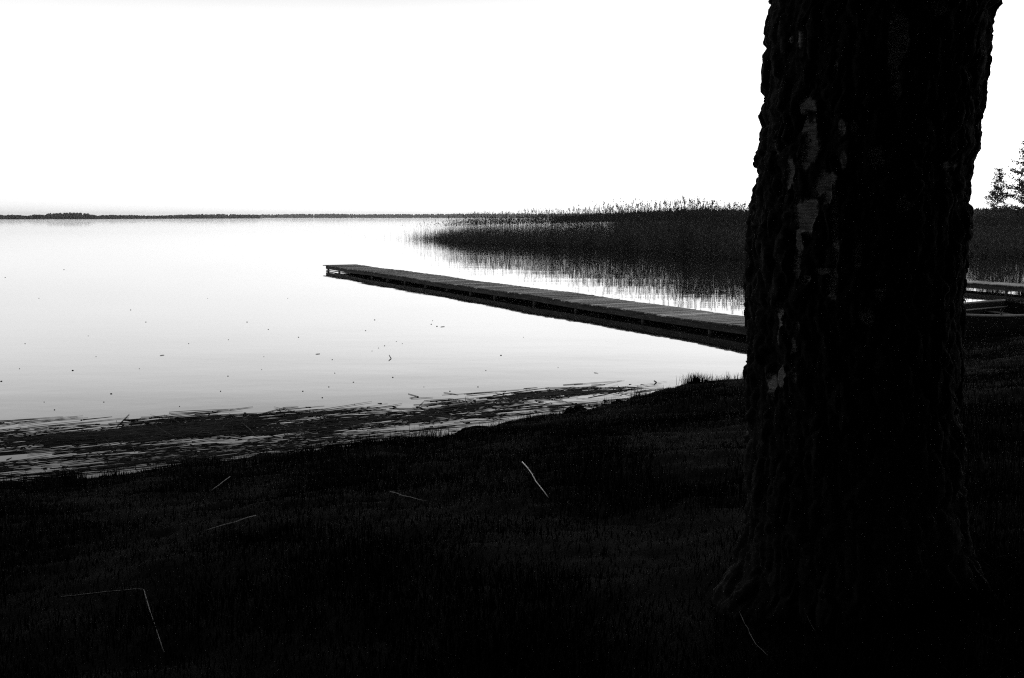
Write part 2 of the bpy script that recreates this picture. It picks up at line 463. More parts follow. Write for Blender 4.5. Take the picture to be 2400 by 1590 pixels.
def trunk_mesh():
    seg = 420
    zs = list(np.arange(0.55, 4.6, 0.0085)); z = zs[-1]
    while z < 13: z += 0.12; zs.append(z)
    zs = np.array(zs)
    R = np.interp(zs, pz, pr); X = np.interp(zs, pz, pc)
    hi = zs > pz[-1]
    R[hi] = pr[-1] * (1 - 0.45 * (zs[hi] - pz[-1]) / 10); X[hi] = pc[-1] + 0.03 * (zs[hi] - pz[-1])
    th = np.linspace(0, 2 * math.pi, seg, endpoint=False)
    T, Z = np.meshgrid(th, zs)
    Rm = R[:, None] * np.ones_like(T)
    # root flare with a few buttresses
    hgt = np.clip(Z - TZ, -0.6, None)
    fl = np.exp(-np.maximum(hgt, 0) / 0.13) * (1 + 0.8 * np.clip(-hgt, 0, 1))
    lobes = 0.0
    for a, w, amp in ((math.radians(192), 0.55, 0.12), (math.radians(318), 0.30, 0.34), (math.radians(258), 0.33, 0.12), (math.radians(40), 0.5, 0.10), (math.radians(120), 0.6, 0.05)):
        dth = (T - a + math.pi) % (2 * math.pi) - math.pi
        lobes = lobes + amp * np.exp(-(dth / w) ** 2)
    Rm = Rm + fl * (0.02 + lobes)
    cx, cy = np.cos(T), np.sin(T)
    arc = 0.36
    wx = (vnoise(np.stack([cx * 3, cy * 3, Z * 4], -1)) - .5) * 0.25
    q = np.stack([cx * arc + wx * .12, cy * arc + wx * .12, Z], -1)
    n1 = vnoise(q * (17, 17, 3.6) + 3)            # long plates
    n2 = vnoise(q * (40, 40, 11.0) + 11)
    n3 = fbm(q * (75, 75, 55) + 5, 4)
    n4 = vnoise(q * (13, 13, 12) + 50)
    wq = q + (np.stack([vnoise(q * 30 + 5), vnoise(q * 30 + 25), vnoise(q * (30, 30, 18) + 45)], -1) - .5) * (.03, .03, .05)
    d1, d2, pid = worley(wq * (17, 17, 5.0))
    fur = np.clip(1 - (d2 - d1) / 0.30, 0, 1)              # cracks between the bark plates
    e1, e2, pid2 = worley(wq * (46, 46, 30) + 9)
    fin = np.clip(1 - (e2 - e1) / 0.30, 0, 1)
    crk = np.clip((1 - np.abs(2 * n1 - 1) - 0.80) / 0.20, 0, 1)
    disp = 0.002 - 0.018 * fur ** 1.3 - 0.012 * crk - 0.004 * fin + 0.020 * (pid - .4) * (1 - fur) + 0.02 * (vnoise(q * (7, 7, 5) + 90) - .5) + 0.006 * (pid2 - .5) + 0.012 * (n3 - .5) + 0.012 * (n4 - .5)
    # patches where the bark plates have come off and the pale under-bark shows
    pale = np.zeros_like(T)
    sx = X[:, None] + Rm * cx; sy = YT + Rm * cy
    rel = np.stack([sx, sy * math.cos(PITCH) - (Z - H) * math.sin(PITCH), sy * math.sin(PITCH) + (Z - H) * math.cos(PITCH)], -1)
    su = 1200 + rel[..., 0] / rel[..., 1] * FPX; sv = 795 - rel[..., 2] / rel[..., 1] * FPX
    front = cy < 0.15
    wob = (fbm(q * (30, 30, 11) + 31, 4) - .5) * 1.7
    for a, b, c, d in PATCH:
        e = np.sqrt(((su - a) / c) ** 2 + ((sv - b) / d) ** 2) + wob * 1.6
        pale = np.maximum(pale, np.where(front, np.clip((1.05 - e) / 0.07, 0, 1), 0))
    nb = vnoise(q * (12, 12, 4) + 200) * 0.6 + n3 * 0.4
    pale = np.maximum(pale, np.where(~front & (Z - TZ > .35), np.clip((nb - 0.62) / 0.04, 0, 1), 0))
    disp = disp * (1 - pale) - 0.012 * pale + 0.002 * pale * (n3 - .5)
    Rm = Rm + disp
    v = np.stack([X[:, None] + Rm * cx - TX, Rm * cy, Z - TZ], -1).reshape(-1, 3)
    nr = len(zs)
    ii = np.arange(nr * seg).reshape(nr, seg); jj = np.roll(ii, -1, axis=1)
    f = np.stack([ii[:-1], jj[:-1], jj[1:], ii[1:]], -1).reshape(-1, 4)
    me = make_mesh('trunk', v, f, None, True)
    at = me.attributes.new('pale', 'FLOAT', 'POINT'); at.data.foreach_set('value', pale.ravel().astype(np.float32))
    at = me.attributes.new('furrow', 'FLOAT', 'POINT'); at.data.foreach_set('value', fur.ravel().astype(np.float32))
    m = bpy.data.materials.new('birch_bark'); m.use_nodes = True
    t = m.node_tree; b = t.nodes['Principled BSDF']; b.inputs['Roughness'].default_value = 0.9; b.inputs['Specular IOR Level'].default_value = 0.15
    co = t.nodes.new('ShaderNodeTexCoord'); mp_ = t.nodes.new('ShaderNodeMapping'); mp_.inputs['Scale'].default_value = (1, 1, 7)
    n = t.nodes.new('ShaderNodeTexNoise'); n.inputs['Scale'].default_value = 22; n.inputs['Detail'].default_value = 8
    rd = t.nodes.new('ShaderNodeMapRange'); rd.inputs['From Min'].default_value = .3; rd.inputs['From Max'].default_value = .7; rd.inputs['To Min'].default_value = .008; rd.inputs['To Max'].default_value = .03
    rp = t.nodes.new('ShaderNodeMapRange'); rp.inputs['From Min'].default_value = .3; rp.inputs['From Max'].default_value = .6; rp.inputs['To Min'].default_value = .10; rp.inputs['To Max'].default_value = .42
    aa = t.nodes.new('ShaderNodeAttribute'); aa.attribute_name = 'pale'
    mx = t.nodes.new('ShaderNodeMix'); mx.data_type = 'FLOAT'
    t.links.new(co.outputs['Object'], mp_.inputs[0]); t.links.new(mp_.outputs[0], n.inputs['Vector'])
    t.links.new(n.outputs[0], rd.inputs['Value']); t.links.new(n.outputs[0], rp.inputs['Value'])
    t.links.new(aa.outputs['Fac'], mx.inputs[0]); t.links.new(rd.outputs[0], mx.inputs[2]); t.links.new(rp.outputs[0], mx.inputs[3])
    t.links.new(mx.outputs[0], b.inputs['Base Color'])
    me.materials.append(m)
    return me

def leaf_cloud(cent, size, rng, aspect=1.5):
    """one diamond-shaped leaf per centre, random attitude -> verts, quads"""
    n = len(cent)
    a = rng.normal(0, 1, (n, 3)); a /= np.linalg.norm(a, axis=1)[:, None]
    b = rng.normal(0, 1, (n, 3)); b -= (b * a).sum(1)[:, None] * a; b /= np.linalg.norm(b, axis=1)[:, None]
    s = (size * rng.uniform(0.6, 1.3, n))[:, None]
    c = np.asarray(cent)
    v = np.stack([c - a * s * aspect * .5, c + b * s * .5, c + a * s * aspect * .5, c - b * s * .5], 1).reshape(-1, 3)
    return v, np.arange(4 * n).reshape(n, 4)

tree = tag(link('birch_tree', None, None, (TX, YT, TZ)), 'thick furrowed birch trunk with pale bark patches standing dark in the foreground', 'tree')
link('trunk', trunk_mesh(), tree)
mb = MB(); tips = []  # unseen limbs and crown, spread wide and dense to shade the bank
for k in range(16):
    a = k * 2.4 + 0.3; z0 = 4.5 + k * 0.55 - TZ
    L = RNG.uniform(6.0, 9.2) * (1 - 0.3 * k / 16)
    pts = []; 
    for j in range(7):
        t_ = j / 6
        pts.append(np.array([0.08 + math.cos(a) * L * t_, math.sin(a) * L * t_, z0 + 3.2 * t_ ** 0.8 + 0.5 * math.sin(3 * t_ + k)]))
        if j >= 2: tips.append(pts[-1])
    mb.tube(pts, [0.10 * (1 - .85 * j / 6) for j in range(7)], 7)
mb.build('branch', M_TWIGBARK, tree, True)
tips = np.array(tips)
cc = tips[RNG.integers(0, len(tips), 54000)] + RNG.normal(0, 1, (54000, 3)) * (1.15, 1.15, 0.95)
cc[:, 2] = np.maximum(cc[:, 2], 6.2 - TZ + 0.12 * np.hypot(cc[:, 0], cc[:, 1]))
v, f = leaf_cloud(cc, 0.26, RNG)
link('crown', make_mesh('crown', v, f, M_LEAF), tree)

# unseen wood, added behind the camera to block light and shade this bank
cl = []; mbt = MB()
for k in range(34):
    a = math.radians(176 + 188 * (k / 33.0) + RNG.uniform(-2, 2)); r = RNG.uniform(8.5, 13)
    x, y = r * math.cos(a), r * math.sin(a) + 1.0
    z = gz(x, y); h = RNG.uniform(16, 22)
    mbt.tube([(x, y, z - .3), (x + RNG.uniform(-.3, .3), y, z + h * .5), (x + RNG.uniform(-.6, .6), y, z + h)], [0.2, 0.13, 0.03], 7)
    n = 1900
    t_ = RNG.uniform(0, 1, n) ** 0.9
    rad = 2.4 * np.sqrt(RNG.uniform(0, 1, n)) * (1 - 0.6 * t_)
    ph = RNG.uniform(0, 6.283, n)
    cl.append(np.stack([x + rad * np.cos(ph), y + rad * np.sin(ph), z + 0.4 + t_ * h], -1))
v, f = leaf_cloud(np.concatenate(cl), 0.36, RNG)
mbt.add(v, f.tolist())
tag(mbt.build('woodland', M_LEAF), 'dense dark wood added unseen behind the viewpoint to shade the bank', 'woodland', kind='stuff')

# ---------------------------------------------------------------- jetties
def jetty(origin, direction, length, width, post_s, label, seed, end_brace=True):
    rg = np.random.default_rng(seed)
    d = np.array([direction[0], direction[1]], float); d /= np.linalg.norm(d)
    n = np.array([-d[1], d[0]])
    root = tag(link('wooden_jetty', None, None, (origin[0], origin[1], 0), math.atan2(d[1], d[0])), label, 'jetty')
    # local frame: x along the jetty towards the bank, y = width (positive = away from the viewer)
    TOP = 0.27
    def sag(x): return 0.012 * math.sin(x * .55 + seed) + 0.008 * math.sin(x * 1.3 + 2 * seed)
    mb = MB(); x = 0.0
    while x < length:
        w = 0.118 + rg.uniform(-.006, .006)
        zt = TOP + sag(x) + rg.normal(0, 0.0035)
        tilt = rg.normal(0, 0.004)
        R = np.array([[1, 0, tilt], [rg.normal(0, .004), 1, rg.normal(0, .0015)], [-tilt, 0, 1]])
        mb.box((x + w / 2, width / 2, zt - 0.016), w / 2, width / 2 + rg.uniform(0.0, 0.022), 0.016, R)
        x += w + rg.uniform(0.006, 0.013)
    mb.build('deck', M_PLANK, root, bevel=0.003)
    for y in (0.11, width - 0.11):
        mb = MB(); x = 0.16
        while x < length - 0.3:
            L = min(2.05, length - x)
            mb.beam((x + .004, y + rg.uniform(-.004, .004), 0.155 + sag(x)), (x + L - .004, y + rg.uniform(-.004, .004), 0.155 + sag(x + L)), 0.045, 0.145)
            x += L
        mb.build('side_beam', M_BEAM, root, bevel=0.004)
    x = 1.0
    while x < length:
        mb = MB(); mb.beam((x, 0.14, 0.165), (x, width - 0.14, 0.165), 0.05, 0.13); x += 1.9
        mb.build('cross_joist', M_BEAM, root)
    for s in post_s:
        for y in (0.175, width - 0.175):
            mb = MB()
            mb.tube([(s, y, -1.5), (s + rg.uniform(-.02, .02), y, -.2), (s + rg.uniform(-.01, .01), y, 0.232)], [0.055, 0.052, 0.05], 9)
            mb.build('post', M_POST, root, True)
    if end_brace:
        mb = MB(); mb.beam((0.30, 0.07, 0.03), (3.7, 0.07, 0.055), 0.03, 0.04); mb.build('brace', M_POST, root)
    return root
DD = np.array([0.4555, -0.8902])
jetty((-8.93, 47.09), DD, 33.4, 1.52, [0.30, 2.0, 3.6, 6.5, 8.4, 10.3, 12.4, 14.35, 16.3, 18.1, 20.7, 23.05, 26.2, 28.75, 31.6],
      'long weathered plank jetty on posts running out into the calm lake', 3)
jetty((15.57 - 4.2 * 0.436, 34.13 + 4.2 * 0.9), (0.436, -0.90), 17.0, 1.15, [0.4, 2.6, 5.65, 7.6, 9.9, 12.2, 14.5],
      'short grey plank jetty glimpsed beyond the rowing boat right of the trunk', 4, False)

# ---------------------------------------------------------------- rowing boat beyond the trunk
def boat():
    ang = math.radians(36)
    root = tag(link('rowing_boat', None, None, (8.45, 20.42, 0), ang), 'dark wooden rowing boat with lit rails moored by the grassy bank at the right', 'boat')
    root.rotation_euler = (math.radians(4.0), 0, ang)
    L = 4.6; nst = 25
    st = np.linspace(0, 1, nst)
    half = 0.86 * np.clip(np.sin(np.pi * np.clip(0.06 + st * 0.62, 0, 1)), 0, 1) ** 0.85
    half[0] = 0.03
    sheer = 0.42 + 0.14 * (1 - st) ** 2 + 0.05 * st ** 2
    keel = -0.14 + 0.45 * np.clip(1 - st / 0.2, 0, 1) ** 2
    prof = [(0, 0), (0.45, 0.06), (0.80, 0.30), (0.94, 0.62), (1.0, 1.0)]
    def shell(off):
        V = []
        for i in range(nst):
            ring = [(-y, z) for y, z in prof[::-1]] + prof[1:]
            for y, z in ring:
                yy = y * max(half[i] - off, 0.008); zz = keel[i] + off + (sheer[i] - keel[i] - off) * z
                V.append((st[i] * L, yy, zz))
        return V
    m = 9
    mb = MB()
    for off, flip in ((0.0, False), (0.025, True)):
        V = shell(off); F = []
        for i in range(nst - 1):
            for k in range(m - 1):
                q = [i * m + k, (i + 1) * m + k, (i + 1) * m + k + 1, i * m + k + 1]
                F.append(q[::-1] if flip else q)
        e = (nst - 1) * m
        F.append([e + k for k in range(m)])
        mb.add(V, F)
    hull = mb.build('hull', M_HULL, root, True)
    for sgn in (-1, 1):
        mb = MB()
        mb.tube([(st[i] * L, sgn * (half[i] - 0.005), sheer[i] + 0.012) for i in range(nst)], 0.028, 7)
        mb.build('gunwale', M_RAIL, root, True)
        mb = MB()
        mb.tube([(st[i] * L, sgn * max(half[i] * .955 - 0.045, 0.004), sheer[i] - 0.13) for i in range(1, nst)], 0.018, 6)
        mb.build('inwale', M_RAIL, root, True)
        for s in (0.36, 0.66):
            i = int(s * nst)
            mb = MB()
            mb.tube([(st[i] * L, sgn * half[i], sheer[i] + .02), (st[i] * L, sgn * half[i], sheer[i] + .07)], 0.016, 7)
            for w in (-1, 1):
                mb.tube([(st[i] * L, sgn * half[i], sheer[i] + .07), (st[i] * L + w * .035, sgn * half[i], sheer[i] + .09), (st[i] * L + w * .04, sgn * half[i], sheer[i] + .15)], 0.010, 6)
            mb.build('rowlock', M_IRON, root, True)
    for s in (0.22, 0.5, 0.8):
        i = int(s * nst)
        mb = MB(); mb.box((st[i] * L, 0, sheer[i] - 0.2), 0.13, half[i] * 0.93, 0.015)
        mb.build('thwart', M_HULL, root, bevel=0.004)
boat()

# ---------------------------------------------------------------- sailing boat far off
sp = at_depth(613.5, 511.4, 2100)
r = tag(link('sailing_boat', None, None, (sp[0], 2100, 0)), 'tiny white sailing boat at the tip of the wooded headland', 'boat')
mb = MB(); mb.add([(-3.2, 0, .9), (-2.4, -1, .8), (1.6, -1, .8), (2.6, 0, .9), (1.6, 1, .8), (-2.4, 1, .8), (-2.6, 0, -.2), (-2, -.6, -.2), (1.5, -.6, -.2), (2.2, 0, -.2), (1.5, .6, -.2), (-2, .6, -.2)],
                  [[0, 1, 2, 3, 4, 5], [0, 6, 7, 1], [1, 7, 8, 2], [2, 8, 9, 3], [3, 9, 10, 4], [4, 10, 11, 5], [5, 11, 6, 0]]); mb.build('hull', M_SAIL, r)
mb = MB(); mb.tube([(0.3, 0, .8), (0.3, 0, 7.4)], 0.09, 6); mb.build('mast', M_IRON, r)
mb = MB(); mb.add([(0.15, 0, 1.3), (-2.3, .35, 1.4), (-1.3, .3, 4), (0.15, 0, 7.2), (0.15, .03, 1.3), (-2.3, .38, 1.4), (-1.3, .33, 4), (0.15, .03, 7.2)], [[0, 1, 2, 3], [7, 6, 5, 4], [0, 4, 5, 1], [1, 5, 6, 2], [2, 6, 7, 3]]); mb.build('sail', M_SAIL, r)
mb = MB(); mb.add([(0.5, 0, 6.2), (2.4, .0, 1.0), (0.6, .4, 1.5), (0.5, .03, 6.2), (2.4, .03, 1.0), (0.6, .43, 1.5)], [[0, 1, 2], [5, 4, 3], [0, 3, 4, 1], [1, 4, 5, 2], [2, 5, 3, 0]]); mb.build('sail', M_SAIL, r)

# ---------------------------------------------------------------- two thin young trees on the right
def sapling(px, D, base_z, top_py, wpx, seed, label, nb):
    rg = np.random.default_rng(seed)
    p = at_depth(px, (top_py + 490) / 2, D); ztop = at_depth(px, top_py, D)[2]
    Ht = ztop - base_z; W = wpx * D / FPX
    root = tag(link('young_tree', None, None, (p[0], D, base_z)), label, 'tree', 'thin young trees beyond the reeds')
    mb = MB()
    tp = [np.array([0.10 * math.sin(1.7 * t) * t, 0, Ht * t]) for t in np.linspace(0, 1, 9)]
    mb.tube(tp, [0.07 * (1 - t) + 0.006 for t in np.linspace(0, 1, 9)], 6)
    mb.build('trunk', M_TWIGBARK, root, True)
    mb = MB(); leaves = []
    for k in range(nb):
        t = rg.uniform(0.22, 0.97) if k > 4 else 0.3 + .1 * k
        a = rg.uniform(0, 6.283); L = W * (1.05 - t) * rg.uniform(0.35, 1.15) + 0.10
        b0 = np.array([0.10 * math.sin(1.7 * t) * t, 0, Ht * t])
        pts = [b0 + np.array([math.cos(a) * L * s, math.sin(a) * L * s, L * (0.75 * s - 0.35 * s * s)]) for s in (0, .33, .66, 1)]
        mb.tube(pts, [0.018, 0.012, 0.008, 0.003], 4)
        nl = int(8 + 40 * L)
        s = rg.uniform(0.25, 1.05, nl)
        c = b0 + np.stack([np.cos(a) * L * s, np.sin(a) * L * s, L * (.75 * s - .35 * s * s)], -1) + rg.normal(0, 0.09, (nl, 3))
        leaves.append(c)
    mb.build('branch', M_TWIGBARK, root)
    v, f = leaf_cloud(np.concatenate(leaves), 0.095, rg, 1.4)
    link('crown', make_mesh('crown', v, f, M_LEAF), root)
sapling(2338, 84, 0.2, 392, 50, 21, 'small thin young tree showing whole above the reeds right of the trunk', 85)
sapling(2406, 78, 0.2, 308, 80, 22, 'taller sparse young tree cut off by the right edge of the picture', 120)

# ---------------------------------------------------------------- reeds
BED = np.array([at_z(x, y)[:2] for x, y in [(985, 560.5), (1040, 565), (1100, 570), (1240, 576), (1334, 581), (1450, 587), (1560, 593), (1660, 602), (1750, 610), (1900, 610), (2100, 606), (2270, 603), (2400, 601), (2560, 598)]])
BEDH = np.array([2.3, 2.6, 2.9, 3.2, 3.45, 3.6, 3.8, 3.5, 3.25, 3.2, 3.1, 3.05, 3.05, 3.05])
BEDW = np.array([3.0, 7, 11, 14, 16, 18, 20, 22, 22, 22, 22, 22, 22, 22])
_bl = np.concatenate([[0], np.cumsum(np.linalg.norm(np.diff(BED, axis=0), axis=1))])

def reed_template(rg, plume=True, dens=3):
    """1 m tall reed: returns stem verts/faces and plume verts/faces, quads only"""
    sv, sf = [], []
    bend = rg.normal(0, 0.035, 2)
    def P(t): return np.array([bend[0] * t * t, bend[1] * t * t, t])
    n = 3; ring = []
    ts = (0, .35, .7, 0.96)
    for t in ts:
        r_ = 0.0017 * (1 - .5 * t)
        for k in range(n):
            a = 2 * math.pi * k / n
            sv.append(P(t) + np.array([math.cos(a) * r_, math.sin(a) * r_, 0]))
    for i in range(len(ts) - 1):
        for k in range(n):
            a = i * n + k; b = i * n + (k + 1) % n
            sf.append([a, b, b + n, a + n])
    for j in range(dens):                      # narrow drooping blades
        t = rg.uniform(.12, .62); a = rg.uniform(0, 6.283); L = rg.uniform(.10, .2); w = rg.uniform(.0018, .0034)
        d = np.array([math.cos(a), math.sin(a), 0]); s_ = np.array([-d[1], d[0], 0])
        up = rg.uniform(.5, 1.1)
        c = [P(t), P(t) + d * L * .5 + np.array([0, 0, L * .5 * up]), P(t) + d * L + np.array([0, 0, L * (.5 * up - rg.uniform(0, .5))])]
        b = len(sv)
        for i, q in enumerate(c):
            ww = w * (1, .8, .12)[i]
            sv += [q - s_ * ww, q + s_ * ww]
        sf += [[b, b + 1, b + 3, b + 2], [b + 2, b + 3, b + 5, b + 4]]
    pv, pf = [], []
    if plume:
        side = rg.uniform(0, 6.283)
        for j in range(7):
            t = 0.935 + 0.075 * j / 6
            a = side + rg.normal(0, .7); L = rg.uniform(.022, .045) * (1.15 - 0.6 * j / 6)
            d = np.array([math.cos(a), math.sin(a), rg.uniform(.4, 1.4)]); d /= np.linalg.norm(d)
            s_ = np.cross(d, rg.normal(0, 1, 3)); s_ /= np.linalg.norm(s_); w = rg.uniform(.005, .009)
            q = P(min(t, 1.0)); b = len(pv)
            pv += [q, q + d * L * .55 + s_ * w, q + d * L, q + d * L * .55 - s_ * w]
            pf.append([b, b + 1, b + 2, b + 3])
    return np.array(sv), np.array(sf), np.array(pv) if plume else None, np.array(pf) if plume else None

TEMPL = [reed_template(np.random.default_rng(100 + i)) for i in range(14)]
STUB = [reed_template(np.random.default_rng(300 + i), False, 2) for i in range(6)]

def instance_np(v, f, pos, ht, rot, wid, lean):
    n = len(pos); c, s = np.cos(rot), np.sin(rot)
    x = v[None, :, 0] * wid[:, None]; y = v[None, :, 1] * wid[:, None]; z = v[None, :, 2] * ht[:, None]
    X = x * c[:, None] - y * s[:, None] + pos[:, 0:1] + lean[:, 0:1] * z
    Y = x * s[:, None] + y * c[:, None] + pos[:, 1:2] + lean[:, 1:2] * z
    Z = z + pos[:, 2:3]
    V = np.stack([X, Y, Z], -1).reshape(-1, 3)
    F = (f[None] + (np.arange(n) * len(v))[:, None, None]).reshape(-1, f.shape[1])
    return V, F

NB = 52000
tt = RNG.uniform(0, _bl[-1], NB)
bx = np.interp(tt, _bl, BED[:, 0]); by = np.interp(tt, _bl, BED[:, 1])
dep = RNG.uniform(0, 1, NB) ** 1.25 * np.interp(tt, _bl, BEDW)
ragged = (vnoise(np.stack([tt * .5, np.zeros(NB), np.zeros(NB)], -1)) - .5) * 1.6
ragged = ragged + RNG.normal(0, 1, NB) * np.interp(tt, [0, 18, 30], [3.2, 2.0, .25]); bx = bx + dep * 0.35 + RNG.normal(0, 1, NB) * np.interp(tt, [0, 12], [1.6, 0.1]); by = by + dep * 0.94 + ragged
hmax = np.interp(tt, _bl, BEDH)
hh = hmax * (0.62 + 0.25 * RNG.beta(2.0, 1.9, NB) + RNG.normal(0, .03, NB))
emer = RNG.uniform(0, 1, NB) < 0.13                        # the plumes that stand clear of the rest
hh[emer] = (hmax * RNG.uniform(.84, 1.03, NB))[emer]
hh *= 0.94 + 0.14 * vnoise(np.stack([bx * .35, by * .2, np.zeros(NB)], -1))
short = RNG.uniform(0, 1, NB) < np.interp(tt, [0, 30, 60, 80], [.74, .70, .58, .55])                     # broken and young stems make the dense lower part
hh[short] = (hmax * RNG.beta(2.2, 2.0, NB) * 0.78)[short] + .15
tipw = np.clip(tt / 26.0, 0, 1)                          # the bed thins out towards its outer tip
low = RNG.uniform(0, 1, NB) > 0.10 + 0.9 * tipw
hh[low] = (hmax * RNG.beta(1.6, 2.6, NB) * .62)[low] + .1
keep = RNG.uniform(0, 1, NB) < np.interp(tt, [0, 14, 40, 62], [.12, .5, .72, 1.0])
bx, by, dep, hh, tt, low, short = [q[keep] for q in (bx, by, dep, hh, tt, low, short)]; NB = len(bx)
pos = np.stack([bx, by, np.full(NB, -0.25)], -1)
ht = hh + .25; rot = RNG.uniform(0, 6.283, NB); wid = np.where(short | low, 3.0 * RNG.uniform(1.0, 1.7, NB), ht * RNG.uniform(.85, 1.3, NB))
lean = RNG.normal(0, .03, (NB, 2)); wild = RNG.uniform(0, 1, NB) < .035; lean[wild] = RNG.normal(0, .4, (wild.sum(), 2)); ht[wild] *= .8
kind_ = RNG.integers(0, len(TEMPL), NB)
# the foremost reeds are single things, the mass behind them is one
order = np.argsort(dep + RNG.uniform(0, .2, NB) + np.where(hh < np.interp(tt, _bl, BEDH) * .8, 50, 0))
single = order[:170]
mass = np.ones(NB, bool); mass[single] = False
# boggy land behind the reeds, up to the wooded shore
_mi = range(4, len(BED)); _mv = []
for k in _mi:
    p = BED[k] + np.array([0.35, 0.94]) * BEDW[k] * .9; sc_ = np.interp(k, [4, len(BED) - 1], [690, 520]) / p[1]
    _mv += [[p[0], p[1], -.1], [p[0] * 1.03, p[1] * 1.03, .18], [p[0] * sc_, p[1] * sc_, .3]]
_mf = [[3 * a + c, 3 * a + 3 + c, 3 * a + 4 + c, 3 * a + 1 + c] for a in range(len(_mi) - 1) for c in (0, 1)]
tag(link('marsh_land', make_mesh('marsh_land', np.array(_mv), _mf, M_LAND)), kind='structure')
VS, FS, VP, FP = [], [], [], []; ns = npm = 0
for k, (sv, sf, pv, pf) in enumerate(TEMPL):
    w = np.where(mass & (kind_ == k))[0]; wp = w[hh[w] > np.interp(tt[w], _bl, BEDH) * .62]
    V, F = instance_np(sv, sf, pos[w], ht[w], rot[w], wid[w], lean[w]); VS.append(V); FS.append(F + ns); ns += len(V)
    V, F = instance_np(pv, pf, pos[wp], ht[wp], rot[wp], wid[wp], lean[wp]); VP.append(V); FP.append(F + npm); npm += len(V)
bed = tag(link('reed_bed', make_mesh('reed_bed', np.concatenate(VS), np.concatenate(FS), M_REED)), 'dense dark bed of tall reeds standing in the water beyond the jetty', 'reeds', kind='stuff')
pl = link('plume', make_mesh('plume', np.concatenate(VP), np.concatenate(FP), M_PLUME), bed); pl['kind'] = 'stuff'

SMESH = [(make_mesh('reed', a * (3.0, 3.0, 3.0), b, M_REED), make_mesh('plume', c_ * (3.0, 3.0, 3.0), d_, M_PLUME)) for a, b, c_, d_ in TEMPL]
for i in single:
    a, b = SMESH[kind_[i]]
    o = link('reed', a, None, tuple(pos[i]), float(rot[i])); sc = float(ht[i] / 3.0); o.scale = (sc, sc, sc)
    tag(o, 'tall plumed reed standing at the front edge of the reed bed', 'reed', 'reeds along the front edge of the bed')
    link('plume', b, o)
# thin out-lying shoots in open water left of the bed
TMESH = [make_mesh('reed_shoot', a, b, M_REED) for a, b, _, _ in STUB]
for i in range(125):
    u = RNG.uniform(0, 1) ** 0.55
    px = 745 + 275 * u + RNG.normal(0, 3); py = 553.5 + 7.5 * u + RNG.normal(0, 1.1 + 0.8 * u)
    q = at_z(px, py)
    h = (0.28 + 0.5 * u + 1.0 * u ** 6) * RNG.uniform(.5, 1.35)
    o = link('reed_shoot', TMESH[i % len(TMESH)], None, (q[0], q[1], -.1), RNG.uniform(0, 6.28)); o.scale = (h * 2.2 if h < 1 else h * 1.2, h * 2.2 if h < 1 else h * 1.2, h + .1)
    tag(o, 'short thin reed shoot standing in open water left of the reed bed', 'reed shoot', 'sparse reed shoots left of the bed')

# ---------------------------------------------------------------- raft of dead reed stems along the shore
def stem_mesh(rg, L=1.0, kink=False, rad=0.0055, n=5):
    mb = MB()
    if kink:
        a = rg.uniform(.5, 1.1); pts = [np.array([-L * .5, 0, 0]), np.array([0.0, 0, .01]), np.array([-L * .45 * math.cos(a), L * .45 * math.sin(a), 0.015])]
        mb.tube(pts[:2], [rad * .8, rad], n); mb.tube(pts[1:], [rad, rad * .6], n)
    else:
        c = rg.normal(0, .02)
        pts = [np.array([L * (t - .5), c * math.sin(math.pi * t), 0.004 * math.sin(9 * t)]) for t in (0, .3, .65, 1)]
        mb.tube(pts, [rad, rad * 1.05, rad * .9, rad * .5], n)
    return mb
SM = [stem_mesh(np.random.default_rng(500 + i)).mesh('dead_reed_stem', M_DEAD) for i in range(8)]
SK = [stem_mesh(np.random.default_rng(540 + i), kink=True).mesh('dead_reed_stem', M_DEAD) for i in range(4)]
RAFT_PX = np.array([-260, 0, 300, 500, 650, 850, 1000, 1150, 1250, 1400, 1500, 1620])
RAFT_UP = np.array([1020, 1008, 997, 980, 965, 955, 946, 930, 918, 905, 903, 893])
RAFT_LO = np.array([1150, 1122, 1094, 1070, 1054, 1030, 1010, 985, 970, 950, 925, 898])
def raft_point():
    x = RNG.uniform(-260, 1560)
    lo = np.interp(x, RAFT_PX, RAFT_LO); up = np.interp(x, RAFT_PX, RAFT_UP)
    # thickest just inside its outer rim, thin near the bank
    w = RNG.uniform()
    if w < .55: s = abs(RNG.normal(0.20, .14))
    else: s = RNG.uniform(0, 1.12)
    dens = np.interp(x, [-260, 0, 700, 1000, 1300, 1560], [1, 1, .9, .62, .45, .12])
    if RNG.uniform() > dens: return None
    if RNG.uniform() < .06: s = -abs(RNG.normal(0, .10))
    py_ = up + (lo - up) * min(max(s, -.2), 1.12)
    g_ = at_z(x, py_); u_ = g_[0] * .906 + g_[1] * .423; v_ = -g_[0] * .423 + g_[1] * .906
    cl_ = float(fbm(np.array([u_ * .75, v_ * 2.6, 3.3]), 3))
    if RNG.uniform() > np.clip((cl_ - .36) / .25, 0.12, 1): return None
    return x, py_
stems = []
while len(stems) < 1750:
    p = raft_point()
    if p is None: continue
    q = at_z(p[0], p[1])
    if inland(np.array([q[0]]), np.array([q[1]]))[0] > -0.02: continue
    L = RNG.uniform(.2, 1.6) * RNG.uniform(.35, 1)
    a = math.radians(25) + RNG.normal(0, .19) if RNG.uniform() < .93 else RNG.uniform(0, 3.14)
    stems.append((q[0], q[1], 0.002 + RNG.uniform(0, .008), L, a, RNG.uniform(.28, .85)))
for k in range(700):                                       # crumbs of broken reed between the stems
    p = None
    while p is None: p = raft_point()
    q = at_z(p[0], p[1] + RNG.normal(0, 4))
    if inland(np.array([q[0]]), np.array([q[1]]))[0] > 0.02: continue
    stems.append((q[0], q[1], 0.003, RNG.uniform(.02, .10), RNG.uniform(0, 3.14), RNG.uniform(.5, 1.2)))
stems.sort(key=lambda s: -s[3] * s[5] / s[1])
